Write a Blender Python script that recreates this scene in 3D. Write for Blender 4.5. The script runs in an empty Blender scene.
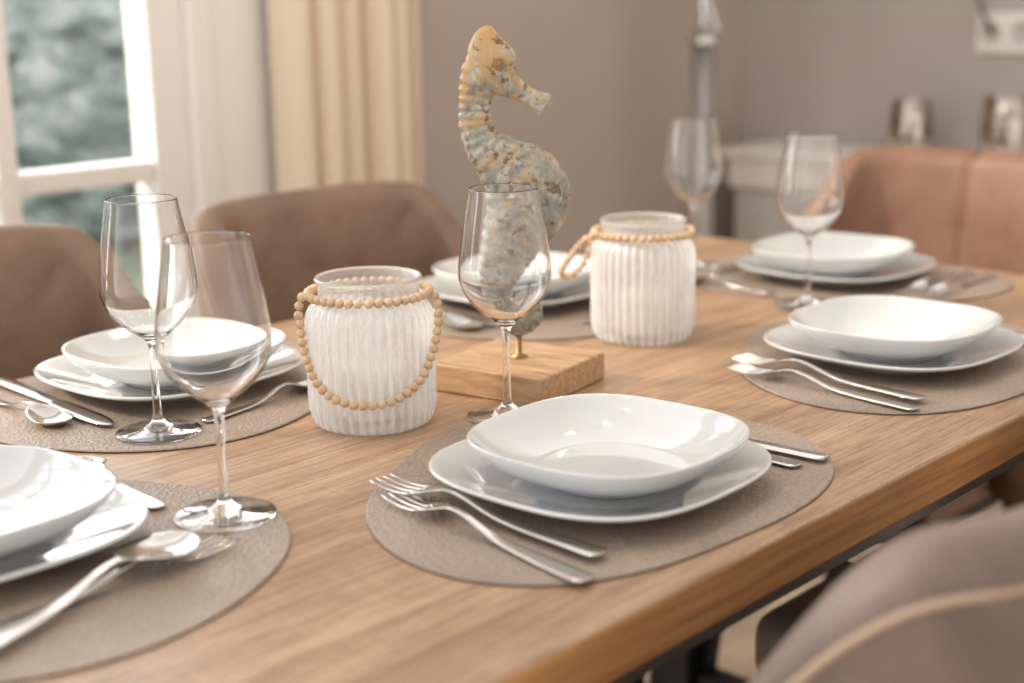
import bpy, bmesh, math, random
from mathutils import Vector, Matrix
random.seed(4)
S=bpy.context.scene
pi=math.pi
TZ=0.75
# ------------------------------------------------------------ helpers
def newmat(name):
    m=bpy.data.materials.new(name); m.use_nodes=True
    nt=m.node_tree; b=nt.nodes['Principled BSDF']
    return m,nt,b
def simple(name,col,rough=.5,metal=0,**kw):
    m,nt,b=newmat(name)
    b.inputs['Base Color'].default_value=(*col,1); b.inputs['Roughness'].default_value=rough
    b.inputs['Metallic'].default_value=metal
    for k,v in kw.items(): b.inputs[k].default_value=v
    return m
def ramp(nt,stops):
    r=nt.nodes.new('ShaderNodeValToRGB'); e=r.color_ramp.elements
    while len(e)<len(stops): e.new(.5)
    for i,(p,c) in enumerate(stops):
        e[i].position=p; e[i].color=(*c,1)
    return r
def mixc(nt,a,b,fac,mode='MIX'):
    m=nt.nodes.new('ShaderNodeMix'); m.data_type='RGBA'; m.blend_type=mode
    for sock,val in ((m.inputs[6],a),(m.inputs[7],b),(m.inputs[0],fac)):
        if hasattr(val,'is_output'): nt.links.new(val,sock)
        elif isinstance(val,(int,float)): sock.default_value=val
        else: sock.default_value=(*val,1)
    return m.outputs[2]
def bump(nt,b,h,strength=.3,dist=.002):
    bm=nt.nodes.new('ShaderNodeBump'); bm.inputs['Strength'].default_value=strength; bm.inputs['Distance'].default_value=dist
    nt.links.new(h,bm.inputs['Height']); nt.links.new(bm.outputs[0],b.inputs['Normal'])
def objcoord(nt,scale=(1,1,1),rot=(0,0,0)):
    tc=nt.nodes.new('ShaderNodeTexCoord'); mp=nt.nodes.new('ShaderNodeMapping')
    mp.inputs['Scale'].default_value=scale; mp.inputs['Rotation'].default_value=rot
    nt.links.new(tc.outputs['Object'],mp.inputs[0]); return mp.outputs[0]
def noise(nt,vec,scale,detail=4,rough=.5,dist=0):
    n=nt.nodes.new('ShaderNodeTexNoise'); n.inputs['Scale'].default_value=scale; n.inputs['Detail'].default_value=detail
    n.inputs['Roughness'].default_value=rough; n.inputs['Distortion'].default_value=dist
    nt.links.new(vec,n.inputs['Vector']); return n.outputs['Fac']

def mesh_obj(name,verts,faces,mat=None,smooth=True,parent=None,loc=(0,0,0),rotz=0):
    me=bpy.data.meshes.new(name); me.from_pydata([tuple(v) for v in verts],[],faces); me.update()
    bm=bmesh.new(); bm.from_mesh(me); bmesh.ops.recalc_face_normals(bm,faces=bm.faces[:]); bm.to_mesh(me); bm.free()
    if smooth:
        for p in me.polygons: p.use_smooth=True
    if mat: me.materials.append(mat)
    o=bpy.data.objects.new(name,me); S.collection.objects.link(o)
    o.location=loc; o.rotation_euler=(0,0,rotz)
    if parent: o.parent=parent
    return o
def dup(o,name,loc,rotz=0,scale=None,parent=None):
    c=bpy.data.objects.new(name,o.data); S.collection.objects.link(c); c.location=loc; c.rotation_euler=(0,0,rotz)
    if scale: c.scale=scale
    if parent: c.parent=parent
    return c
def empty(name,loc=(0,0,0),rotz=0):
    e=bpy.data.objects.new(name,None); S.collection.objects.link(e); e.location=loc; e.rotation_euler=(0,0,rotz); e.empty_display_size=.1
    return e
def boxdata(x0,x1,y0,y1,z0,z1,off=0):
    v=[(x0,y0,z0),(x1,y0,z0),(x1,y1,z0),(x0,y1,z0),(x0,y0,z1),(x1,y0,z1),(x1,y1,z1),(x0,y1,z1)]
    f=[(0,3,2,1),(4,5,6,7),(0,1,5,4),(1,2,6,5),(2,3,7,6),(3,0,4,7)]
    return v,[tuple(i+off for i in q) for q in f]
def box(name,x0,x1,y0,y1,z0,z1,mat,bev=0,parent=None,seg=3):
    v,f=boxdata(x0,x1,y0,y1,z0,z1)
    o=mesh_obj(name,v,f,mat,smooth=False,parent=parent)
    if bev:
        bm=bmesh.new(); bm.from_mesh(o.data)
        bmesh.ops.bevel(bm,geom=bm.edges[:],offset=bev,segments=seg,profile=.5,affect='EDGES')
        for fc in bm.faces: fc.smooth=True
        bm.to_mesh(o.data); bm.free()
        md=o.modifiers.new('wn','WEIGHTED_NORMAL'); md.keep_sharp=False
    return o
def lathe(profile,seg=64,rfun=None):
    verts=[];faces=[];rings=[]
    for (r,z) in profile:
        if r<1e-6:
            rings.append([len(verts)]); verts.append((0,0,z))
        else:
            ids=[]
            for i in range(seg):
                a=2*pi*i/seg; rr=r if not rfun else rfun(r,z,a)
                ids.append(len(verts)); verts.append((rr*math.cos(a),rr*math.sin(a),z))
            rings.append(ids)
    for A,B in zip(rings[:-1],rings[1:]):
        if len(A)==1 and len(B)==1: continue
        for i in range(seg):
            j=(i+1)%seg
            if len(A)==1: faces.append((A[0],B[i],B[j]))
            elif len(B)==1: faces.append((A[i],A[j],B[0]))
            else: faces.append((A[i],A[j],B[j],B[i]))
    return verts,faces
def crom(pts,per=8):
    out=[];n=len(pts)
    for i in range(n-1):
        p0=pts[max(i-1,0)];p1=pts[i];p2=pts[i+1];p3=pts[min(i+2,n-1)]
        for k in range(per):
            t=k/per
            out.append(tuple(.5*((2*b)+(-a+c)*t+(2*a-5*b+4*c-d)*t*t+(-a+3*b-3*c+d)*t**3) for a,b,c,d in zip(p0,p1,p2,p3)))
    out.append(tuple(pts[-1])); return out
def curve_tube(name,pts,r,mat,parent=None,res=4):
    cu=bpy.data.curves.new(name,'CURVE'); cu.dimensions='3D'; cu.bevel_depth=r; cu.bevel_resolution=res; cu.use_fill_caps=True
    sp=cu.splines.new('POLY'); sp.points.add(len(pts)-1)
    for p,q in zip(sp.points,pts): p.co=(*q,1)
    o=bpy.data.objects.new(name,cu); cu.materials.append(mat); S.collection.objects.link(o)
    if parent: o.parent=parent
    return o

# ------------------------------------------------------------ materials
oak,nt,b=newmat('oak_wood')
v=objcoord(nt,(1.0,14,14))
g1=noise(nt,v,3.0,6,.6,.4)
v2=objcoord(nt,(5,110,110)); g2=noise(nt,v2,3.0,5,.7,.2)
v3=objcoord(nt,(1,1,1)); g3=noise(nt,v3,2.5,3,.5)
c=ramp(nt,[(.28,(.40,.25,.145)),(.5,(.54,.36,.225)),(.72,(.65,.46,.30))]); nt.links.new(g1,c.inputs[0])
c2=ramp(nt,[(.38,(.46,.38,.32)),(.55,(1,1,1))]); nt.links.new(g2,c2.inputs[0])
c3=ramp(nt,[(.3,(.86,.84,.82)),(.7,(1.08,1.06,1.05))]); nt.links.new(g3,c3.inputs[0])
x=mixc(nt,c.outputs[0],c2.outputs[0],.7,'MULTIPLY'); x=mixc(nt,x,c3.outputs[0],.8,'MULTIPLY')
br=nt.nodes.new('ShaderNodeTexBrick'); br.inputs['Scale'].default_value=1; br.inputs['Brick Width'].default_value=9; br.inputs['Row Height'].default_value=.122
br.inputs['Mortar Size'].default_value=.0012; br.inputs['Color1'].default_value=(1,1,1,1); br.inputs['Color2'].default_value=(.86,.83,.80,1); br.inputs['Mortar'].default_value=(.62,.55,.5,1)
br.offset=0; nt.links.new(objcoord(nt),br.inputs['Vector'])
x=mixc(nt,x,br.outputs['Color'],.8,'MULTIPLY')
v4=objcoord(nt,(60,5,60)); g4=noise(nt,v4,3,3,.6); c4=ramp(nt,[(.35,(.84,.82,.80)),(.6,(1,1,1))]); nt.links.new(g4,c4.inputs[0])
x=mixc(nt,x,c4.outputs[0],.6,'MULTIPLY')
nt.links.new(x,b.inputs['Base Color']); b.inputs['Roughness'].default_value=.34
bump(nt,b,g2,.3,.001)

def edge_oak():
    m,nt,b=newmat('oak_edge')
    g=noise(nt,objcoord(nt,(2.5,30,60)),3,6,.6,.3)
    c=ramp(nt,[(.3,(.34,.155,.055)),(.7,(.62,.32,.125))]); nt.links.new(g,c.inputs[0]); nt.links.new(c.outputs[0],b.inputs['Base Color'])
    b.inputs['Roughness'].default_value=.5; return m
oake=edge_oak()

blockm,nt,b=newmat('block_wood')
g=noise(nt,objcoord(nt,(60,6,60)),3,5,.6,.6); c=ramp(nt,[(.3,(.38,.21,.10)),(.7,(.68,.46,.27))]); nt.links.new(g,c.inputs[0]); nt.links.new(c.outputs[0],b.inputs['Base Color']); b.inputs['Roughness'].default_value=.5
bump(nt,b,g,.3,.001)

beadm,nt,b=newmat('bead_wood')
g=noise(nt,objcoord(nt),60,2); c=ramp(nt,[(.35,(.60,.41,.25)),(.65,(.74,.55,.37))]); nt.links.new(g,c.inputs[0]); nt.links.new(c.outputs[0],b.inputs['Base Color']); b.inputs['Roughness'].default_value=.6

porc=simple('porcelain',(.69,.71,.715),.08); porc.node_tree.nodes['Principled BSDF'].inputs['Coat Weight'].default_value=.9
porc.node_tree.nodes['Principled BSDF'].inputs['Coat Roughness'].default_value=.03
steel=simple('polished_steel',(.60,.56,.52),.17,1)
chrome=simple('chrome',(.7,.7,.7),.15,1)
darkmetal=simple('dark_steel',(.03,.03,.032),.4,.8)
brushed=simple('brushed_steel',(.45,.45,.46),.35,1)
brass=simple('brass_rod',(.30,.20,.09),.35,1)
glass=simple('clear_glass',(1,1,1),.0,0,**{'Transmission Weight':1.0,'IOR':1.5})

matm,nt,b=newmat('placemat_leather')
tc=objcoord(nt)
vo=nt.nodes.new('ShaderNodeTexVoronoi'); vo.inputs['Scale'].default_value=300; nt.links.new(tc,vo.inputs['Vector'])
g=noise(nt,tc,6,3); c=ramp(nt,[(.3,(.30,.235,.185)),(.7,(.385,.31,.25))]); nt.links.new(g,c.inputs[0])
cc=ramp(nt,[(0,(.66,.64,.62)),(.6,(1.12,1.12,1.12))]); nt.links.new(vo.outputs['Distance'],cc.inputs[0])
nt.links.new(mixc(nt,c.outputs[0],cc.outputs[0],.85,'MULTIPLY'),b.inputs['Base Color']); b.inputs['Roughness'].default_value=.40
bump(nt,b,vo.outputs['Distance'],.7,.0018)
mated=simple('placemat_edge',(.08,.06,.045),.6)

def leather(name,c0,c1):
    m,nt,b=newmat(name)
    tc=objcoord(nt); g=noise(nt,tc,7,6,.65,.5); c=ramp(nt,[(.3,c0),(.7,c1)]); nt.links.new(g,c.inputs[0])
    nt.links.new(c.outputs[0],b.inputs['Base Color']); b.inputs['Roughness'].default_value=.5
    vo=nt.nodes.new('ShaderNodeTexVoronoi'); vo.inputs['Scale'].default_value=250; nt.links.new(tc,vo.inputs['Vector'])
    bump(nt,b,vo.outputs['Distance'],.15,.001); return m
leath=leather('brown_leather',(.15,.092,.060),(.30,.195,.135))
leath2=leather('tan_leather',(.20,.100,.060),(.33,.18,.115))
leath3=leather('mauve_leather',(.11,.078,.064),(.20,.142,.118))
piping=simple('seam_piping',(.38,.28,.20),.6)

paint,nt,b=newmat('wall_paint_shaded')
g=noise(nt,objcoord(nt),3,3); c=ramp(nt,[(.3,(.46,.395,.35)),(.7,(.49,.42,.375))]); nt.links.new(g,c.inputs[0]); nt.links.new(c.outputs[0],b.inputs['Base Color']); b.inputs['Roughness'].default_value=.85
paint_lit,nt,b=newmat('wall_paint_lit')  # left wall's paint again, brighter light on the back wall put into colour
g=noise(nt,objcoord(nt),3,3); c=ramp(nt,[(.3,(.49,.45,.435)),(.7,(.52,.475,.46))]); nt.links.new(g,c.inputs[0]); nt.links.new(c.outputs[0],b.inputs['Base Color']); b.inputs['Roughness'].default_value=.85
white=simple('white_paint',(.88,.86,.83),.45)
greyw=simple('pale_grey_lacquer',(.60,.58,.57),.45)
flo,nt,b=newmat('floor_wood')
g=noise(nt,objcoord(nt,(2,20,20)),2,5,.6); c=ramp(nt,[(.3,(.38,.29,.21)),(.7,(.52,.42,.32))]); nt.links.new(g,c.inputs[0]); nt.links.new(c.outputs[0],b.inputs['Base Color']); b.inputs['Roughness'].default_value=.5

curt,nt,b=newmat('curtain_fabric')
g=noise(nt,objcoord(nt,(300,300,300)),2,2); c=ramp(nt,[(.3,(.76,.64,.50)),(.7,(.86,.75,.61))]); nt.links.new(g,c.inputs[0]); nt.links.new(c.outputs[0],b.inputs['Base Color']); b.inputs['Roughness'].default_value=.9
b.inputs['Sheen Weight'].default_value=.2

# ribbed frosted glass: grooves between the ribs are clearer than the crests
jarm,nt,b=newmat('frosted_ribbed_glass')
b.inputs['Base Color'].default_value=(.93,.94,.945,1)
b.inputs['Roughness'].default_value=.10; b.inputs['Coat Weight'].default_value=1; b.inputs['Coat Roughness'].default_value=.03
tr=nt.nodes.new('ShaderNodeBsdfTranslucent'); tr.inputs[0].default_value=(1,1,1,1)
gl=nt.nodes.new('ShaderNodeBsdfTransparent'); gl.inputs['Color'].default_value=(.93,.93,.92,1)
m1=nt.nodes.new('ShaderNodeMixShader'); m2=nt.nodes.new('ShaderNodeMixShader'); m1.inputs[0].default_value=.30
nt.links.new(b.outputs[0],m1.inputs[1]); nt.links.new(tr.outputs[0],m1.inputs[2])
RIBS=38
tcn=nt.nodes.new('ShaderNodeTexCoord'); sx=nt.nodes.new('ShaderNodeSeparateXYZ'); nt.links.new(tcn.outputs['Object'],sx.inputs[0])
at=nt.nodes.new('ShaderNodeMath'); at.operation='ARCTAN2'; nt.links.new(sx.outputs[1],at.inputs[0]); nt.links.new(sx.outputs[0],at.inputs[1])
mu=nt.nodes.new('ShaderNodeMath'); mu.operation='MULTIPLY'; mu.inputs[1].default_value=RIBS; nt.links.new(at.outputs[0],mu.inputs[0])
cs=nt.nodes.new('ShaderNodeMath'); cs.operation='COSINE'; nt.links.new(mu.outputs[0],cs.inputs[0])
g2=noise(nt,objcoord(nt,(1,1,.4)),24,5,.7)
ml=nt.nodes.new('ShaderNodeMath'); ml.operation='MULTIPLY_ADD'; nt.links.new(cs.outputs[0],ml.inputs[0]); ml.inputs[1].default_value=.13; nt.links.new(g2,ml.inputs[2])
mr=ramp(nt,[(.34,(.55,.55,.55)),(.62,(.04,.04,.04))]); nt.links.new(ml.outputs[0],mr.inputs[0])
nt.links.new(mr.outputs[0],m2.inputs[0]); nt.links.new(m1.outputs[0],m2.inputs[1]); nt.links.new(gl.outputs[0],m2.inputs[2])
nt.links.new(m2.outputs[0],nt.nodes['Material Output'].inputs[0])
thin,nt,b=newmat('thin_clear_glass')
tp=nt.nodes.new('ShaderNodeBsdfTransparent'); tp.inputs[0].default_value=(.97,.97,.97,1); gs=nt.nodes.new('ShaderNodeBsdfGlossy'); gs.inputs['Roughness'].default_value=.05
lw=nt.nodes.new('ShaderNodeLayerWeight'); lw.inputs[0].default_value=.2; mx=nt.nodes.new('ShaderNodeMixShader')
nt.links.new(lw.outputs['Fresnel'],mx.inputs[0]); nt.links.new(tp.outputs[0],mx.inputs[1]); nt.links.new(gs.outputs[0],mx.inputs[2]); nt.links.new(mx.outputs[0],nt.nodes['Material Output'].inputs[0])

sea,nt,b=newmat('seahorse_patina')
tc=objcoord(nt)
n1=noise(nt,tc,40,7,.75,.4); n2=noise(nt,tc,60,5,.7); n3=noise(nt,tc,30,6,.75,.3)
base=ramp(nt,[(.36,(.13,.11,.085)),(.46,(.28,.255,.205)),(.56,(.44,.41,.34)),(.68,(.64,.60,.52))]); nt.links.new(n1,base.inputs[0])
f1=ramp(nt,[(.50,(0,0,0)),(.58,(.75,.75,.75))]); nt.links.new(n2,f1.inputs[0])
x=mixc(nt,base.outputs[0],(.23,.28,.265),f1.outputs[0])
sep=nt.nodes.new('ShaderNodeSeparateXYZ'); nt.links.new(tc,sep.inputs[0])
mr=nt.nodes.new('ShaderNodeMapRange'); mr.inputs[1].default_value=.21; mr.inputs[2].default_value=.35; nt.links.new(sep.outputs[2],mr.inputs[0])
ad=nt.nodes.new('ShaderNodeMath'); ad.operation='MULTIPLY_ADD'; nt.links.new(mr.outputs[0],ad.inputs[0]); ad.inputs[1].default_value=.125; nt.links.new(n3,ad.inputs[2])
f2=ramp(nt,[(.56,(0,0,0)),(.62,(.9,.9,.9))]); nt.links.new(ad.outputs[0],f2.inputs[0])
gold=mixc(nt,(.55,.27,.055),(.48,.36,.20),n1)
x=mixc(nt,x,gold,f2.outputs[0])
n4=noise(nt,tc,80,5,.75); f3=ramp(nt,[(.56,(0,0,0)),(.60,(.9,.9,.9))]); nt.links.new(n4,f3.inputs[0])
x=mixc(nt,x,(.14,.075,.035),f3.outputs[0])
nt.links.new(x,b.inputs['Base Color']); b.inputs['Roughness'].default_value=.42
bump(nt,b,n2,.35,.0015)

merc,nt,b=newmat('mercury_glass')
g=noise(nt,objcoord(nt),40,5,.7); c=ramp(nt,[(.4,(.32,.27,.22)),(.6,(.75,.7,.64))]); nt.links.new(g,c.inputs[0]); nt.links.new(c.outputs[0],b.inputs['Base Color']); b.inputs['Metallic'].default_value=1; b.inputs['Roughness'].default_value=.22
hedm,nt,b=newmat('hedge_light_spots')  # pale tones stand for bright light spots, put into the foliage colour
g=noise(nt,objcoord(nt),11,8,.75); c=ramp(nt,[(.34,(.16,.25,.21)),(.45,(.38,.50,.48)),(.54,(.68,.78,.81)),(.62,(.98,.99,1))]); nt.links.new(g,c.inputs[0]); nt.links.new(c.outputs[0],b.inputs['Base Color']); b.inputs['Roughness'].default_value=.7
grass=simple('winter_lawn',(.3,.36,.28),.9)
cord=simple('grey_cord',(.16,.15,.15),.5)
acry=simple('smoky_acrylic',(.85,.83,.82),.08,0,**{'Transmission Weight':.75,'IOR':1.2})

# ------------------------------------------------------------ room
HX=3.50; WY=2.35; WX0=-.45
box('floor',-1.8,HX+.1,-1.4,WY+.12,-.05,0,flo)
wl=empty('wall_left')
box('wall_pier_far',1.64,HX+.1,WY,WY+.12,0,2.6,paint,parent=wl)
box('wall_sill',-1.8,1.64,WY,WY+.12,0,.20,paint,parent=wl)
box('wall_header',-1.8,1.64,WY,WY+.12,2.25,2.6,paint,parent=wl)
box('wall_pier_sunblock',-1.8,WX0,WY,WY+.12,.20,2.25,paint,parent=wl)  # unseen pier; its width is set to keep sun off the near-left setting
box('wall_back',HX,HX+.1,-1.4,WY,0,2.6,paint_lit)
box('trim_1',1.64,1.83,WY-.03,WY,0,2.5,white,.004)
w=empty('window_1')
fy0,fy1=WY-.01,WY+.07
box('frame_right',1.515,1.64,fy0,fy1,.20,2.25,white,.008,parent=w)
box('frame_right_lip',1.59,1.64,fy0-.03,fy0,.20,2.25,white,.006,parent=w)
box('frame_top',WX0,1.515,fy0,fy1,2.17,2.25,white,.006,parent=w)
box('frame_bottom',WX0,1.515,fy0,fy1,.20,.30,white,.006,parent=w)
for i,xx in enumerate([1.195,.90,.57,.22,-.12,-.45]):
    box('mullion_%d'%i,xx,xx+.04,fy0,fy1,.30,2.17,white,.006,parent=w)
for i,zz in enumerate([.825,1.38,1.83]):
    box('glazing_bar_%d'%i,WX0,1.515,fy0+.01,fy1-.01,zz,zz+.04,white,.006,parent=w)
pane=mesh_obj('pane',[(WX0,WY+.03,.3),(1.515,WY+.03,.3),(1.515,WY+.03,2.17),(WX0,WY+.03,2.17)],[(0,1,2,3)],thin,parent=w)
gy=6.2; nx,nz=90,26; vs=[];fs=[]
for j in range(nz+1):
    for i in range(nx+1):
        X=-3+14*i/nx; Z=-.1+1.75*j/nz
        vs.append((X+random.uniform(-.05,.05),gy+random.uniform(-.22,.22)+.25*math.sin(X*2.1)+(.5*(j/nz)**3),Z+random.uniform(-.05,.05)+(.12*math.sin(X*1.7+1) if j>nz*.7 else 0)))
for j in range(nz):
    for i in range(nx):
        a=j*(nx+1)+i; fs.append((a,a+1,a+nx+2,a+nx+1))
mesh_obj('garden_hedge',vs,fs,hedm,smooth=False)
mesh_obj('ground',[(-3,WY+.15,-.06),(11,WY+.15,-.06),(11,7.5,-.06),(-3,7.5,-.06)],[(0,1,2,3)],grass,smooth=False)
vs=[];fs=[];nx,nz=150,10
for j in range(nz+1):
    for i in range(nx+1):
        s=i/nx; X=1.745+.38*s
        amp=.034*(1-.15*j/nz)
        y=WY-.10+amp*math.sin(s*2*pi*5.5+.4)+.014*math.sin(s*2*pi*2.3+1+.4*j/nz)
        vs.append((X+.012*math.cos(s*2*pi*5.5),y,.02+2.4*j/nz))
for j in range(nz):
    for i in range(nx):
        a=j*(nx+1)+i; fs.append((a,a+1,a+nx+2,a+nx+1))
cu=mesh_obj('curtain',vs,fs,curt); md=cu.modifiers.new('s','SOLIDIFY'); md.thickness=.003
ct=empty('sideboard',(0,0,0))
box('top',3.22,3.49,.2,2.24,.725,.75,white,.004,parent=ct)
box('apron',3.235,3.48,.22,2.22,.645,.725,white,.003,parent=ct)
box('carcass',3.255,3.48,.23,2.21,.06,.645,greyw,.003,parent=ct)
for i in range(4):
    y0=.245+i*.49
    box('door_panel_%d'%i,3.243,3.256,y0,y0+.475,.08,.635,greyw,.003,parent=ct)
    box('door_inset_%d'%i,3.238,3.244,y0+.05,y0+.425,.13,.585,greyw,.002,parent=ct)
    vv,ff=lathe([(0,-.010),(.007,-.010),(.010,0),(.008,.006),(0,.008)],20)
    k_=mesh_obj('knob_%d'%i,vv,ff,brushed,parent=ct,loc=(3.230,y0+(.45 if i%2 else .025),.40)); k_.rotation_euler=(0,-pi/2,0)
for i,(a,c_) in enumerate([(3.26,.25),(3.26,2.15),(3.43,.25),(3.43,2.15)]):
    box('foot_%d'%i,a,a+.04,c_,c_+.04,0,.06,greyw,.003,parent=ct)
def cup(name,x,y,h,r):
    p=[(0,0),(r*.8,0),(r*.95,.01),(r*1.02,h*.4),(r*.95,h*.8),(r*.9,h),(r*.86,h),(r*.9,h*.8),(r*.97,h*.4),(r*.88,.014),(0,.012)]
    vv,ff=lathe(p,48); return mesh_obj(name,vv,ff,merc,loc=(x,y,.7502))
cup('tealight_holder',3.36,1.75,.135,.055)
cup('tealight_holder.001',3.36,1.50,.155,.06)
so=empty('wall_socket',(HX,1.575,1.05))
box('plate',-.012,-.001,-.09,.075,-.05,.05,white,.003,parent=so)
for i,yy in enumerate((-.045,.035)):
    vv,ff=lathe([(0,0),(.026,0),(.026,.004),(.022,.004),(.022,.001),(0,.001)],32)
    s_=mesh_obj('outlet_%d'%i,vv,ff,greyw,parent=so,loc=(-.0122,yy,0)); s_.rotation_euler=(0,-pi/2,0)
curve_tube('power_cord',crom([(3.47,1.68,1.42),(3.45,1.66,1.30),(3.45,1.64,1.18),(3.455,1.62,1.10),(3.475,1.61,1.06),(3.488,1.61,1.05)],8),.006,cord)
fl=empty('floor_lamp',(3.0,2.14,0))
def lp(name,prof,mat,seg=40,loc=(0,0,0)):
    vv,ff=lathe(prof,seg); return mesh_obj(name,vv,ff,mat,parent=fl,loc=loc)
lp('base',[(0,0),(.15,0),(.15,.015),(.14,.022),(.02,.03),(0,.03)],chrome)
lp('column',[(0,.03),(.030,.03),(.030,1.03),(0,1.03)],acry)
lp('core',[(0,.03),(.008,.03),(.008,1.03),(0,1.03)],chrome)
lp('collar',[(0,1.03),(.038,1.03),(.042,1.038),(.038,1.055),(.022,1.06),(.02,1.08),(0,1.08)],chrome)
curve_tube('stem',crom([(0,0,1.07),(-.006,.012,1.3),(-.01,.02,1.55)],6),.009,chrome,parent=fl)
curve_tube('stem_brace',crom([(.015,-.03,1.07),(-.012,.03,1.3),(-.01,.02,1.55)],6),.006,chrome,parent=fl)
lp('shade',[(.12,1.75),(.20,1.50),(.198,1.50),(.118,1.75)],curt,48)
lp('shade_ring',[(0,1.54),(.012,1.54),(.012,1.7),(0,1.7)],chrome)
bulbm,nt,b=newmat('warm_bulb'); b.inputs['Emission Color'].default_value=(1,.70,.40,1); b.inputs['Emission Strength'].default_value=110
pl=empty('pendant_lamp',(1.15,1.0,0))
box('bar',-.55,.55,-.015,.015,1.93,1.96,darkmetal,.004,parent=pl)
for i,xx in enumerate((-.5,0,.5)):
    curve_tube('cable_%d'%i,[(xx,0,1.96),(xx,0,2.6)],.003,darkmetal,parent=pl)
    vv,ff=lathe([(0,.07),(.03,.07),(.032,.03),(.05,0),(.048,0),(.030,.028),(.0,.03)],32); mesh_obj('socket_shade_%d'%i,vv,ff,darkmetal,parent=pl,loc=(xx,0,1.86))
    vv,ff=lathe([(0,-.028)]+[(.028*math.cos(-pi/2+pi*k/10),.028*math.sin(-pi/2+pi*k/10)) for k in range(1,10)]+[(0,.028)],24)
    mesh_obj('bulb_%d'%i,vv,ff,bulbm,parent=pl,loc=(xx,0,1.86))

# ------------------------------------------------------------ table
tb=empty('dining_table')
X0,X1,Y0,Y1=.26,1.99,.548,1.45
top=box('tabletop',X0,X1,Y0,Y1,.706,TZ,oak,.004,parent=tb)
top.data.materials.append(oake)
for p in top.data.polygons:
    if abs(p.normal.z)<.5: p.material_index=1
box('steel_frame',X0+.006,X1-.006,Y0+.006,Y1-.006,.694,.706,brushed,.001,parent=tb)
for i,(a,c_) in enumerate([(.42,Y0+.10),(.42,Y1-.18),(1.76,Y0+.10),(1.76,Y1-.18)]):
    box('leg_%d'%i,a,a+.08,c_,c_+.08,0,.694,darkmetal,.003,parent=tb)
box('foot_rail_0',.44,.48,Y0+.18,Y1-.18,.02,.06,darkmetal,.003,parent=tb)
box('foot_rail_1',1.78,1.82,Y0+.18,Y1-.18,.02,.06,darkmetal,.003,parent=tb)

# ------------------------------------------------------------ placemats
tab=[(0,.238),(22,.228),(45,.224),(64,.212),(79,.193),(100,.168),(119,.160),(136,.168),(153,.184),(175,.207),(193,.227),(209,.232),(225,.216),(249,.188),(268,.180),(285,.188),(302,.205),(318,.226),(335,.242)]
def rad(deg):
    deg%=360; n=len(tab)
    for i in range(n):
        a=tab[i]; b_=tab[(i+1)%n]; bd=b_[0]+(360 if i==n-1 else 0)
        if a[0]<=deg<bd:
            t=(deg-a[0])/(bd-a[0]); p0=tab[i-1][1];p3=tab[(i+2)%n][1]; A,B=a[1],b_[1]
            return .5*((2*A)+(-p0+B)*t+(2*p0-5*A+4*B-p3)*t*t+(-p0+3*A-3*B+p3)*t**3)
    return .2
def smoothrad(d): return sum(rad(d+k) for k in (-12,-8,-4,0,4,8,12))/7
vs=[(0,0,.0025)];fs=[];M=144
for dr,z in ((.0012,.0025),(0,.0015),(0,.0002)):
    for i in range(M):
        a=2*pi*i/M; r=smoothrad(360*i/M)-dr; vs.append((r*math.cos(a),r*math.sin(a),z))
for i in range(M):
    j=(i+1)%M; fs.append((0,1+i,1+j)); fs.append((1+i,1+M+i,1+M+j,1+j)); fs.append((1+M+i,1+2*M+i,1+2*M+j,1+M+j))
fs.append(tuple(1+2*M+i for i in reversed(range(M))))
pm=mesh_obj('placemat',vs,fs,matm,smooth=False); pm.data.materials.append(mated)
for k,p in enumerate(pm.data.polygons):
    if abs(p.normal.z)<.7: p.material_index=1
seats=[((.875,.75),0),((1.42,.755),0),((.84,1.26),pi),((1.41,1.26),pi),((.472,.985),-pi/2),((1.80,1.03),pi/2)]
pm.location=(*seats[0][0],TZ)
for i,(c_,r) in enumerate(seats[1:]): dup(pm,'placemat.%03d'%(i+1),(*c_,TZ),r)

# ------------------------------------------------------------ crockery
def squircle(name,half,prof,lift,mat,nexp=3.0):
    M=120; vs=[];fs=[];rings=[]
    for (s,z) in prof:
        if s<1e-6: rings.append([len(vs)]); vs.append((0,0,z)); continue
        ids=[]
        ne=2+(nexp-2)*min(1,s)**1.5
        for i in range(M):
            a=2*pi*i/M; r=half*s/((abs(math.cos(a))**ne+abs(math.sin(a))**ne)**(1/ne))
            zz=z+lift*(s**4)*(math.sin(2*a)**2)
            ids.append(len(vs)); vs.append((r*math.cos(a),r*math.sin(a),zz))
        rings.append(ids)
    for A,B in zip(rings[:-1],rings[1:]):
        for i in range(M):
            j=(i+1)%M
            if len(A)==1: fs.append((A[0],B[i],B[j]))
            elif len(B)==1: fs.append((A[i],A[j],B[0]))
            else: fs.append((A[i],A[j],B[j],B[i]))
    return mesh_obj(name,vs,fs,mat)
plp=crom([(.55,0),(.60,0),(.64,.004),(.85,.0105),(.97,.0165),(1.0,.0190),(1.0,.0210),(.985,.0215),(.95,.0202),(.82,.0145),(.66,.0085),(.58,.0066),(.45,.0062)],4)
plate=squircle('dinner_plate',.128,[(0,.003),(.5,.003)]+plp+[(0,.006)],.001,porc)
blp=crom([(.46,0),(.51,0),(.55,.004),(.74,.0115),(.88,.0205),(.97,.0305),(1.0,.0365),(1.0,.0385),(.987,.0390),(.965,.0372),(.88,.0270),(.75,.0170),(.62,.0108),(.56,.0092),(.45,.0085)],4)
bowl=squircle('pasta_bowl',.107,[(0,.003),(.40,.003)]+blp+[(0,.0075)],.0005,porc,2.8)
crk=[((.878,.726),.02,.004,-.006),((1.425,.752),-.03,-.002,-.002),((.836,1.293),.03,.002,-.008),((1.40,1.30),0,0,0),((.448,1.0),-.03,0,-.004),((1.80,1.045),.02,-.004,.004)]
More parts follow.
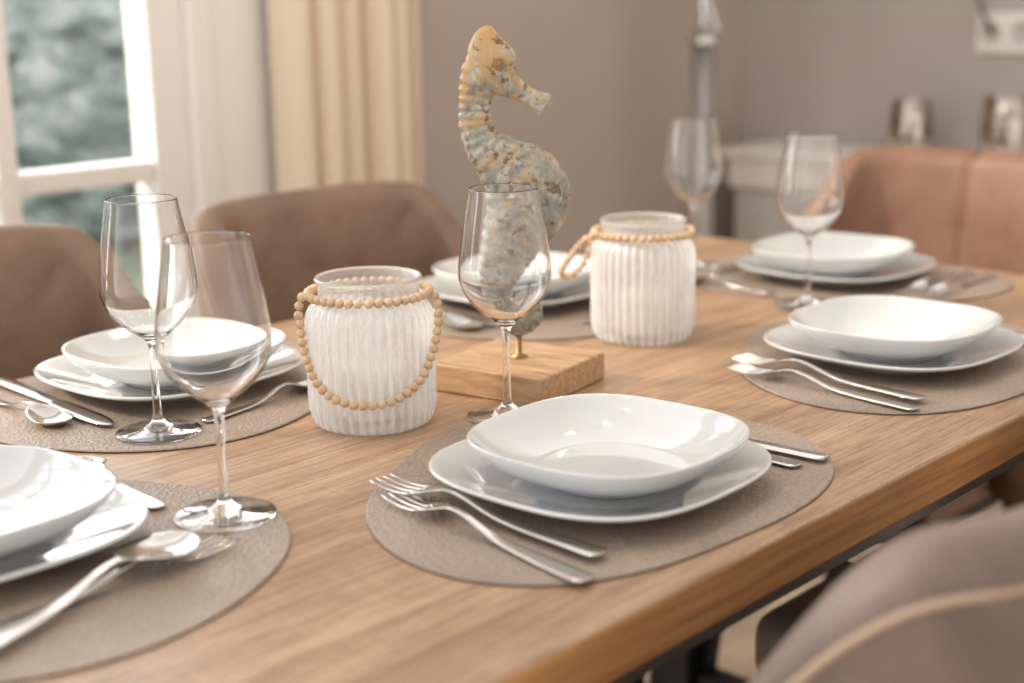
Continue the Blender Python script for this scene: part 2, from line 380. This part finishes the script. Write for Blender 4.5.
for i,(c_,r,ox,oy) in enumerate(crk):
    z=TZ+.0028; sfx='' if i==0 else '.%03d'%i
    if i==0:
        plate.location=(*c_,z); plate.rotation_euler.z=r; bowl.location=(c_[0]+ox,c_[1]+oy,z+.0068); bowl.rotation_euler.z=r+.04
    else:
        dup(plate,'dinner_plate'+sfx,(*c_,z),r); dup(bowl,'pasta_bowl'+sfx,(c_[0]+ox,c_[1]+oy,z+.0068),r+.05)

# ------------------------------------------------------------ wine glasses
gp_out=crom([(.0400,.0008),(.0395,.0022),(.028,.0042),(.012,.0075),(.0055,.014),(.0040,.026),(.0036,.055),(.0040,.082),(.0062,.0905),(.0140,.0975),(.0265,.1075),(.0375,.120),(.0435,.134),(.0448,.146),(.0428,.165),(.0388,.190),(.0345,.2135),(.0330,.2250)],6)
gp_in=crom([(.0324,.2252),(.0338,.2135),(.0381,.190),(.0421,.165),(.0441,.146),(.0427,.1345),(.0366,.1212),(.0255,.1092),(.0130,.1000),(.004,.0972)],6)
vv,ff=lathe([(0,.0008)]+gp_out+gp_in+[(0,.0970)],72)
gpos=[(.973,.922),(.625,.905),(.720,1.143),(1.603,.972),(1.738,1.255)]
wg=mesh_obj('wine_glass',vv,ff,glass,loc=(*gpos[0],TZ+.0027))
for i,g_ in enumerate(gpos[1:]):
    dup(wg,'wine_glass.%03d'%(i+1),(*g_,TZ+.0027),random.random())

# ------------------------------------------------------------ cutlery
def strip(rows,nc,thick,vs,fs):
    base=len(vs);n=len(rows)
    for sgn in (1,-1):
        for (x,hw,z,cp) in rows:
            for c_ in range(nc+1):
                u=-1+2*c_/nc; e=1 if abs(u)<.99 else 0.25
                vs.append((x,hw*u,z-cp*(1-u*u)+sgn*thick/2*e))
    m=nc+1
    for r in range(n-1):
        for c_ in range(nc):
            a=base+r*m+c_; fs.append((a,a+1,a+m+1,a+m))
            a2=a+n*m; fs.append((a2,a2+m,a2+m+1,a2+1))
    for r in range(n-1):
        a=base+r*m; fs.append((a,a+m,a+m+n*m,a+n*m)); a=base+r*m+nc; fs.append((a,a+n*m,a+n*m+m,a+m))
    for r in (0,n-1):
        for c_ in range(nc):
            a=base+r*m+c_; fs.append((a,a+1,a+1+n*m,a+n*m))
def hz(x): return .0025+.011*math.exp(-((x-.145)/.035)**2)
def make_fork():
    vs=[];fs=[]
    key=[(0,.0035,0),(.004,.0085,0),(.02,.0088,0),(.06,.0068,0),(.10,.0045,0),(.135,.0032,0),(.152,.0035,0),(.160,.0075,.0008),(.168,.0118,.0015),(.178,.0128,.002)]
    rows=[(x,w,hz(x),c_) for x,w,c_ in crom(key,4)]
    strip(rows,6,.0024,vs,fs)
    for k in range(4):
        yc=(-1.5+k)*.0070
        r2=[]
        for q in range(9):
            t=q/8; x=.1765+.048*t; r2.append((x,.0021*(1-.45*t),hz(x)-.0008+.004*t*t,0))
        b0=len(vs); strip(r2,2,.0020,vs,fs)
        for i in range(b0,len(vs)): vs[i]=(vs[i][0],vs[i][1]+yc,vs[i][2])
    return vs,fs,.2245
def make_spoon():
    vs=[];fs=[]
    key=[(0,.0035,0),(.004,.0085,0),(.02,.0088,0),(.06,.0068,0),(.10,.0045,0),(.135,.0032,0),(.150,.0036,0),(.156,.008,.001),(.165,.0155,.004),(.180,.0210,.0068),(.195,.0220,.0072),(.208,.0190,.006),(.217,.0120,.003),(.2215,.003,.0003)]
    rows=[(x,w,hz(x)+.0045*(max(0,x-.16)/.06) ,c_) for x,w,c_ in crom(key,5)]
    strip(rows,10,.0018,vs,fs)
    return vs,fs,.2215
def make_knife():
    vs=[];fs=[]
    key=[(0,.004,0),(.004,.0085,0),(.03,.0090,0),(.09,.0075,0),(.118,.0065,0),(.124,.0085,0),(.14,.0100,0),(.18,.0105,0),(.205,.0095,0),(.220,.006,0),(.2265,.0015,0)]
    rows=[(x,w,.0035,c_) for x,w,c_ in crom(key,4)]
    strip(rows,4,.0042,vs,fs)
    vs=[(x,y,z if x<.12 else .0035+(z-.0035)*.4) for x,y,z in vs]
    return vs,fs,.2265
CUT={}
def cutlery(kind,a,b_,z=0,wf=1):
    if kind not in CUT:
        vv,ff,L={'dinner_fork':make_fork,'spoon':make_spoon,'table_knife':make_knife}[kind]()
        o=mesh_obj(kind,vv,ff,steel); CUT[kind]=[o,L,0]
    rec=CUT[kind]; d=Vector((b_[0]-a[0],b_[1]-a[1])); s=d.length/rec[1]; ang=math.atan2(d.y,d.x)
    loc=(a[0],a[1],TZ+.0030+z)
    if rec[2]==0: o=rec[0]
    else: o=dup(rec[0],'%s.%03d'%(kind,rec[2]),loc)
    rec[2]+=1; o.location=loc; o.rotation_euler=(0,0,ang); o.scale=(s,(s if s>.85 else .85)*wf,1)
F,SP,K='dinner_fork','spoon','table_knife'
cutlery(F,(.747,.616),(.751,.860),.003); cutlery(F,(.709,.597),(.738,.830),.0)
cutlery(K,(1.049,.611),(1.034,.85)); cutlery(SP,(1.020,.62),(1.018,.85))
cutlery(F,(1.268,.633),(1.292,.872),.003); cutlery(F,(1.240,.625),(1.262,.855))
cutlery(K,(1.60,.62),(1.585,.86)); cutlery(SP,(1.568,.62),(1.558,.85))
cutlery(K,(.712,1.439),(.697,1.190)); cutlery(SP,(.668,1.42),(.668,1.225))
cutlery(SP,(.765,1.133),(.935,1.155))
cutlery(K,(1.262,1.42),(1.25,1.195)); cutlery(SP,(1.230,1.40),(1.220,1.20)); cutlery(F,(1.55,1.42),(1.545,1.19)); cutlery(SP,(1.33,1.125),(1.50,1.14))
cutlery(SP,(.34,.800),(.566,.870),.005,1.15); cutlery(F,(.36,.838),(.590,.852),-.0003); cutlery(SP,(.598,.955),(.612,1.115))
cutlery(F,(1.94,.905),(1.72,.898)); cutlery(F,(1.94,.872),(1.715,.868)); cutlery(K,(1.93,1.195),(1.71,1.19)); cutlery(SP,(1.628,1.04),(1.636,1.20))

# ------------------------------------------------------------ jars with beads
collar_g=simple('collar_glass',(.95,.96,.95),.06,0,**{'Transmission Weight':.8,'IOR':1.3})
wax=simple('candle_wax',(.9,.87,.8),.5)
def make_jar_meshes(parent):
    def rf(r,z,a):
        if .008<z<.120 and r>.05: return r+.0019*math.cos(RIBS*a)*min(1,(z-.008)/.01)*min(1,(.120-z)/.01)
        return r
    body=crom([(.052,.0),(.0575,.003),(.0600,.010),(.0608,.030),(.0610,.070),(.0608,.100),(.0590,.112),(.0545,.121),(.0505,.126)],5)
    vv,ff=lathe([(0,.001)]+body,RIBS*10,rf)
    mesh_obj('jar_body',vv,ff,jarm,parent=parent)
    col=[(.0500,.1262),(.0488,.130),(.0488,.1375),(.0510,.1405),(.0520,.1430),(.0505,.1452),(.0485,.1440),(.0472,.1390),(.0472,.130),(.0480,.1262)]
    vv,ff=lathe(col+[col[0]],96)
    mesh_obj('jar_collar',vv,ff,collar_g,parent=parent)
    vv,ff=lathe([(0,.008),(.034,.008),(.035,.012),(.035,.055),(.033,.057),(0,.056)],40)
    mesh_obj('candle',vv,ff,wax,parent=parent)
def beads(name,path,r,parent):
    P=[Vector(p) for p in path]
    sp=r*2*.99; out=[P[0]];acc=0
    for a,b_ in zip(P[:-1],P[1:]):
        L=(b_-a).length; d=0
        while acc+(L-d)>=sp:
            d+=sp-acc; acc=0; out.append(a.lerp(b_,d/L))
        acc+=L-d
    vs=[];fs=[]
    U,Vn=12,8
    for k,c_ in enumerate(out):
        base=len(vs); rr=r*random.uniform(.97,1.03)
        bv,bf=lathe([(0,-rr)]+[(rr*math.cos(-pi/2+pi*i/Vn),rr*math.sin(-pi/2+pi*i/Vn)) for i in range(1,Vn)]+[(0,rr)],U)
        vs+=[(x+c_.x,y+c_.y,z+c_.z) for x,y,z in bv]; fs+=[tuple(i+base for i in f) for f in bf]
    return mesh_obj(name,vs,fs,beadm,parent=parent)
def cyl(ang,r,z): return (r*math.cos(ang),r*math.sin(ang),z)
def jar(name,loc,style):
    e=empty(name,(*loc,TZ+.0003)); make_jar_meshes(e)
    br=.0045; rn=.0505+br+.0016
    fa=math.atan2(-loc[1],-loc[0])
    ring=[cyl(fa+2*pi*i/120,rn+.0018,.1290) for i in range(121)]
    beads('bead_ring',ring[:-2],br,e)
    if style==1:
        pts=[]
        key=[(-86,.127,.000),(-84,.115,.0042),(-78,.097,.0038),(-69,.076,.0035),(-56,.057,.0035),(-40,.043,.0035),(-20,.0355,.0035),(0,.034,.0035),(20,.038,.0035),(40,.050,.0035),(56,.068,.0035),(69,.09,.004),(77,.112,.004),(82,.126,.0)]
        for a,z,o in crom(key,10):
            pts.append(cyl(fa+math.radians(a),.0612+br+o-.002,z))
        beads('bead_loop',pts,br,e)
    else:
        key=[(-62,.0605,.1300),(-74,.071,.122),(-84,.082,.106),(-92,.094,.088),(-97,.1,.076),(-103,.095,.070),(-108,.086,.074),(-112,.0775,.086),(-116,.0715,.104),(-122,.066,.121),(-128,.0605,.130)]
        pts=[cyl(fa+math.radians(a),r,z) for a,r,z in crom(key,10)]
        beads('bead_loop',pts,br,e)
    return e
jar('candle_jar',(.885,1.020),1)
jar('candle_jar.001',(1.332,1.034),2)

# ------------------------------------------------------------ seahorse
sh=empty('seahorse_sculpture',(1.075,1.0,TZ+.0003))
bk=box('base_block',-.066,.066,-.068,.068,0,.030,blockm,.0025,parent=sh); bk.rotation_euler.z=math.radians(11)
vv,ff=lathe([(0,.029),(.009,.029),(.009,.032),(.0032,.034),(.0032,.058),(0,.058)],24)
mesh_obj('post',vv,ff,brass,parent=sh)
ax=Vector((.62,-.785,0)).normalized(); ay=Vector((.785,.62,0)).normalized()
U_=.00103
def body_tube(name,key,flat,ridge,parent,per=10,M=32,zoff=.050):
    P=crom(key,per); n=len(P); vs=[];fs=[]
    arc=[0]
    for a,b_ in zip(P[:-1],P[1:]): arc.append(arc[-1]+math.hypot(b_[0]-a[0],b_[1]-a[1]))
    ph=0;phs=[]
    for i,(x,z,r) in enumerate(P):
        if i: ph+=2*pi*(arc[i]-arc[i-1])/max(6.5,r*.30+3)
        phs.append(ph)
    for i,(x,z,r) in enumerate(P):
        a=P[max(i-1,0)];b_=P[min(i+1,n-1)]
        tx,tz=b_[0]-a[0],b_[1]-a[1]; L=math.hypot(tx,tz) or 1; tx/=L;tz/=L
        nx_,nz_=-tz,tx
        k=1+ridge*math.cos(phs[i])*min(1,15/max(r,1))**1.2
        for q in range(M):
            t=2*pi*q/M
            ca,sa=math.cos(t),math.sin(t)
            w=r*k*ca; dpt=r*k*flat*math.copysign(abs(sa)**.85,sa)
            lx=(x+nx_*w)*U_; lz=(z+nz_*w)*U_; ly=dpt*U_
            v=ax*lx+ay*ly; vs.append((v.x,v.y,lz+zoff))
    for i in range(n-1):
        for q in range(M):
            j=(q+1)%M; a=i*M; fs.append((a+q,a+j,a+M+j,a+M+q))
    fs.append(tuple(range(M))); fs.append(tuple((n-1)*M+q for q in reversed(range(M))))
    return mesh_obj(name,vs,fs,sea,parent=parent)
def P_(lst): return [(x-515,345-y,r) for x,y,r in lst]
bodyk=P_([(491,62,20),(482,76,20),(477,92,17.5),(475,110,16),(475.5,128,16.5),(484,146,20.5),(499,162,28),(516,178,39),(526,195,43.5),(521,216,40),(510,240,33),(500,264,26),(494,286,20.5),(493,304,16.5),(498,319,13),(509,330,11),(522,331,9),(531,323,8),(532,312,7),(525,306,6),(517,309,5),(517,315,3.5)])
body_tube('body',bodyk,.58,.05,sh,per=18)
headk=P_([(494,31,2),(492,34,8),(490,41,15),(490,52,21),(493,64,24.5),(498,75,22),(505,83,16.5),(512,88.5,12.5),(519,92.5,10),(527,97,8.6),(534,101,8.6),(539,104,10.5),(543,106.5,12),(546,108.5,11),(546.5,109,3)])
body_tube('head',headk,.60,.0,sh,per=8)
spn=P_([(474,48,3.5),(468,63,4),(463,80,4),(460,98,4),(459,118,4),(461,136,4),(467,154,4)])
vs=[];fs=[]
for (x,z,r) in crom(spn,3):
    base=len(vs)
    for (dx_,dz_,dy_) in ((5,5,0),(5,-5,0),(6,0,5),(6,0,-5),(-.8,1,0)):
        v=ax*((x+dx_)*U_)+ay*(dy_*U_); vs.append((v.x,v.y,(z+dz_)*U_+.050))
    fs+=[(base,base+2,base+4),(base+2,base+1,base+4),(base+1,base+3,base+4),(base+3,base,base+4),(base,base+3,base+1,base+2)]
mesh_obj('dorsal_spines',vs,fs,sea,parent=sh,smooth=False)
eyem=simple('eye_paint',(.30,.17,.07),.35)
for sgn in (-1,1):
    v=ax*((501-515)*U_)+ay*(sgn*13.2*U_)
    vv,ff=lathe([(0,.0035),(.0022,.003),(.0035,.001),(.005,.0025),(.0066,.001),(.0064,-.002),(0,-.002)],24)
    ey=mesh_obj('eye_%s'%('a' if sgn<0 else 'b'),vv,ff,eyem,parent=sh)
    ey.location=(v.x,v.y,(345-66)*U_+.050); ey.rotation_mode='QUATERNION'; ey.rotation_quaternion=Vector((0,0,1)).rotation_difference(ay*sgn)

# ------------------------------------------------------------ chairs
def chair(name,loc,rot,mat,seam=False,tophi=.87,w=.235,pw=.5):
    e=empty(name,(*loc,0),rot)
    K_=64; raw=[]
    for i in range(4): raw.append((-w,.04-.04*i/4))
    for i in range(K_+1):
        t=-pi/2+pi*i/K_; s_,c_=math.sin(t),math.cos(t)
        raw.append((w*math.copysign(abs(s_)**pw,s_),-.235*abs(c_)**pw))
    for i in range(1,5): raw.append((w,.04*i/4))
    L=[0]
    for a,b_ in zip(raw[:-1],raw[1:]): L.append(L[-1]+math.hypot(b_[0]-a[0],b_[1]-a[1]))
    nn=90; rs=[];k=0
    for i in range(nn+1):
        s=L[-1]*i/nn
        while k<len(L)-2 and L[k+1]<s: k+=1
        t=(s-L[k])/max(1e-9,L[k+1]-L[k]); rs.append((raw[k][0]+(raw[k+1][0]-raw[k][0])*t,raw[k][1]+(raw[k+1][1]-raw[k][1])*t))
    raw=rs
    n=len(raw); vs=[];fs=[]; th=.030
    for i,(x,y) in enumerate(raw):
        a=raw[max(i-2,0)];b_=raw[min(i+2,n-1)]
        tx,ty=b_[0]-a[0],b_[1]-a[1];LL=math.hypot(tx,ty); tx/=LL;ty/=LL
        nx_,ny_=ty,-tx
        if nx_*x+ny_*y<0: nx_,ny_=-nx_,-ny_
        u=min(1,max(0,(y+.20)/.15)); u=u*u*(3-2*u)
        zt=tophi+.004-(tophi-.655)*u-.012*abs(x/w)**4
        lean=.13*min(1,max(0,-y/.2))
        sec=[]; zb=.40
        for k in range(6): sec.append((-th,zb+(zt-th-zb)*k/5))
        for k in range(1,8):
            aa=pi-pi*k/8; sec.append((th*math.cos(aa),zt-th+th*math.sin(aa)))
        for k in range(6): sec.append((th,zt-th-(zt-th-zb)*k/5))
        m=len(sec); sg=0
        if seam: sg=.007*math.exp(-(x/.007)**2)
        for (o,z) in sec:
            ln=(z-.45)*lean
            oo=o-math.copysign(sg,o)
            vs.append((x+nx_*(oo),y+ny_*(oo)-max(0,ln),z-(sg if abs(o)<th*.9 else 0)))
    for i in range(n-1):
        for k in range(m):
            q=(k+1)%m; a=i*m; fs.append((a+k,a+q,a+m+q,a+m+k))
    fs.append(tuple(range(m))); fs.append(tuple((n-1)*m+q for q in reversed(range(m))))
    mesh_obj('backrest',vs,fs,mat,parent=e)
    pp=[vs[i*m+13] for i in range(n)]
    curve_tube('piping',pp,.0028,piping,parent=e)
    box('seat',-.20,.20,-.20,.25,.385,.475,mat,.03,parent=e,seg=5)
    box('seat_frame',-.18,.18,-.18,.23,.36,.39,darkmetal,.004,parent=e)
    for i,(x,y) in enumerate([(-.16,.20),(.16,.20),(-.16,-.15),(.16,-.15)]):
        ox=.03 if x>0 else -.03; oy=.03 if y>0 else -.04
        a_=.012
        vv=[(x+ox-a_,y+oy-a_,0),(x+ox+a_,y+oy-a_,0),(x+ox+a_,y+oy+a_,0),(x+ox-a_,y+oy+a_,0),(x-.017,y-.017,.37),(x+.017,y-.017,.37),(x+.017,y+.017,.37),(x-.017,y+.017,.37)]
        mesh_obj('leg_%d'%i,vv,boxdata(0,1,0,1,0,1)[1],darkmetal,smooth=False,parent=e)
    return e
chair('dining_chair',(1.36,1.43),pi,leath)
chair('dining_chair.001',(.745,1.43),pi,leath,tophi=.878)
chair('dining_chair.002',(2.03,1.08),pi/2,leath2,seam=True,tophi=.885)
chair('dining_chair.003',(.86,.575),0,leath3,w=.225,pw=.62)
chair('dining_chair.004',(1.46,.58),0,leath3)

# ------------------------------------------------------------ light
wd=bpy.data.worlds.new('World'); S.world=wd; wd.use_nodes=True; nt=wd.node_tree
bg=nt.nodes['Background']; tc=nt.nodes.new('ShaderNodeTexCoord'); sp=nt.nodes.new('ShaderNodeSeparateXYZ'); nt.links.new(tc.outputs['Generated'],sp.inputs[0])
mr=nt.nodes.new('ShaderNodeMapRange'); mr.inputs[1].default_value=-.8; mr.inputs[2].default_value=1; nt.links.new(sp.outputs[1],mr.inputs[0])
cr=ramp(nt,[(0,(.56,.52,.48)),(.45,(.76,.73,.69)),(.75,(1.3,1.3,1.32)),(1,(3.3,3.35,3.5))]); nt.links.new(mr.outputs[0],cr.inputs[0])
mz=nt.nodes.new('ShaderNodeMapRange'); mz.inputs[1].default_value=0; mz.inputs[2].default_value=1; mz.inputs[3].default_value=1.2; mz.inputs[4].default_value=.60; nt.links.new(sp.outputs[2],mz.inputs[0])
nt.links.new(cr.outputs[0],bg.inputs[0])
mm=nt.nodes.new('ShaderNodeMath'); mm.operation='MULTIPLY'; mm.inputs[1].default_value=1.5; nt.links.new(mz.outputs[0],mm.inputs[0]); nt.links.new(mm.outputs[0],bg.inputs[1])
sl=bpy.data.lights.new('sun','SUN'); sl.energy=4.4; sl.angle=math.radians(7); sl.color=(1,.86,.70)
so_=bpy.data.objects.new('sun',sl); S.collection.objects.link(so_)
d=Vector((.75,-.85,-.72)).normalized(); so_.rotation_mode='QUATERNION'; so_.rotation_quaternion=Vector((0,0,-1)).rotation_difference(d)

# ------------------------------------------------------------ camera
p=math.radians(13.5); th=math.radians(1.0)
Fh=Vector((.729,.685,0)).normalized(); R0=Vector((Fh.y,-Fh.x,0)); f_=Fh*math.cos(p)-Vector((0,0,1))*math.sin(p); U0=R0.cross(f_)
R_=R0*math.cos(th)-U0*math.sin(th); U1=R0*math.sin(th)+U0*math.cos(th)
cam=bpy.data.cameras.new('camera'); co=bpy.data.objects.new('camera',cam); S.collection.objects.link(co)
co.matrix_world=Matrix(((R_.x,U1.x,-f_.x,0),(R_.y,U1.y,-f_.y,0),(R_.z,U1.z,-f_.z,1.15),(0,0,0,1)))
cam.lens=50; cam.sensor_width=36; cam.clip_start=.02
cam.dof.use_dof=True; cam.dof.focus_distance=1.30; cam.dof.aperture_fstop=2.8
S.camera=co
S.view_settings.view_transform='Standard'; S.view_settings.look='None'; S.view_settings.exposure=.28
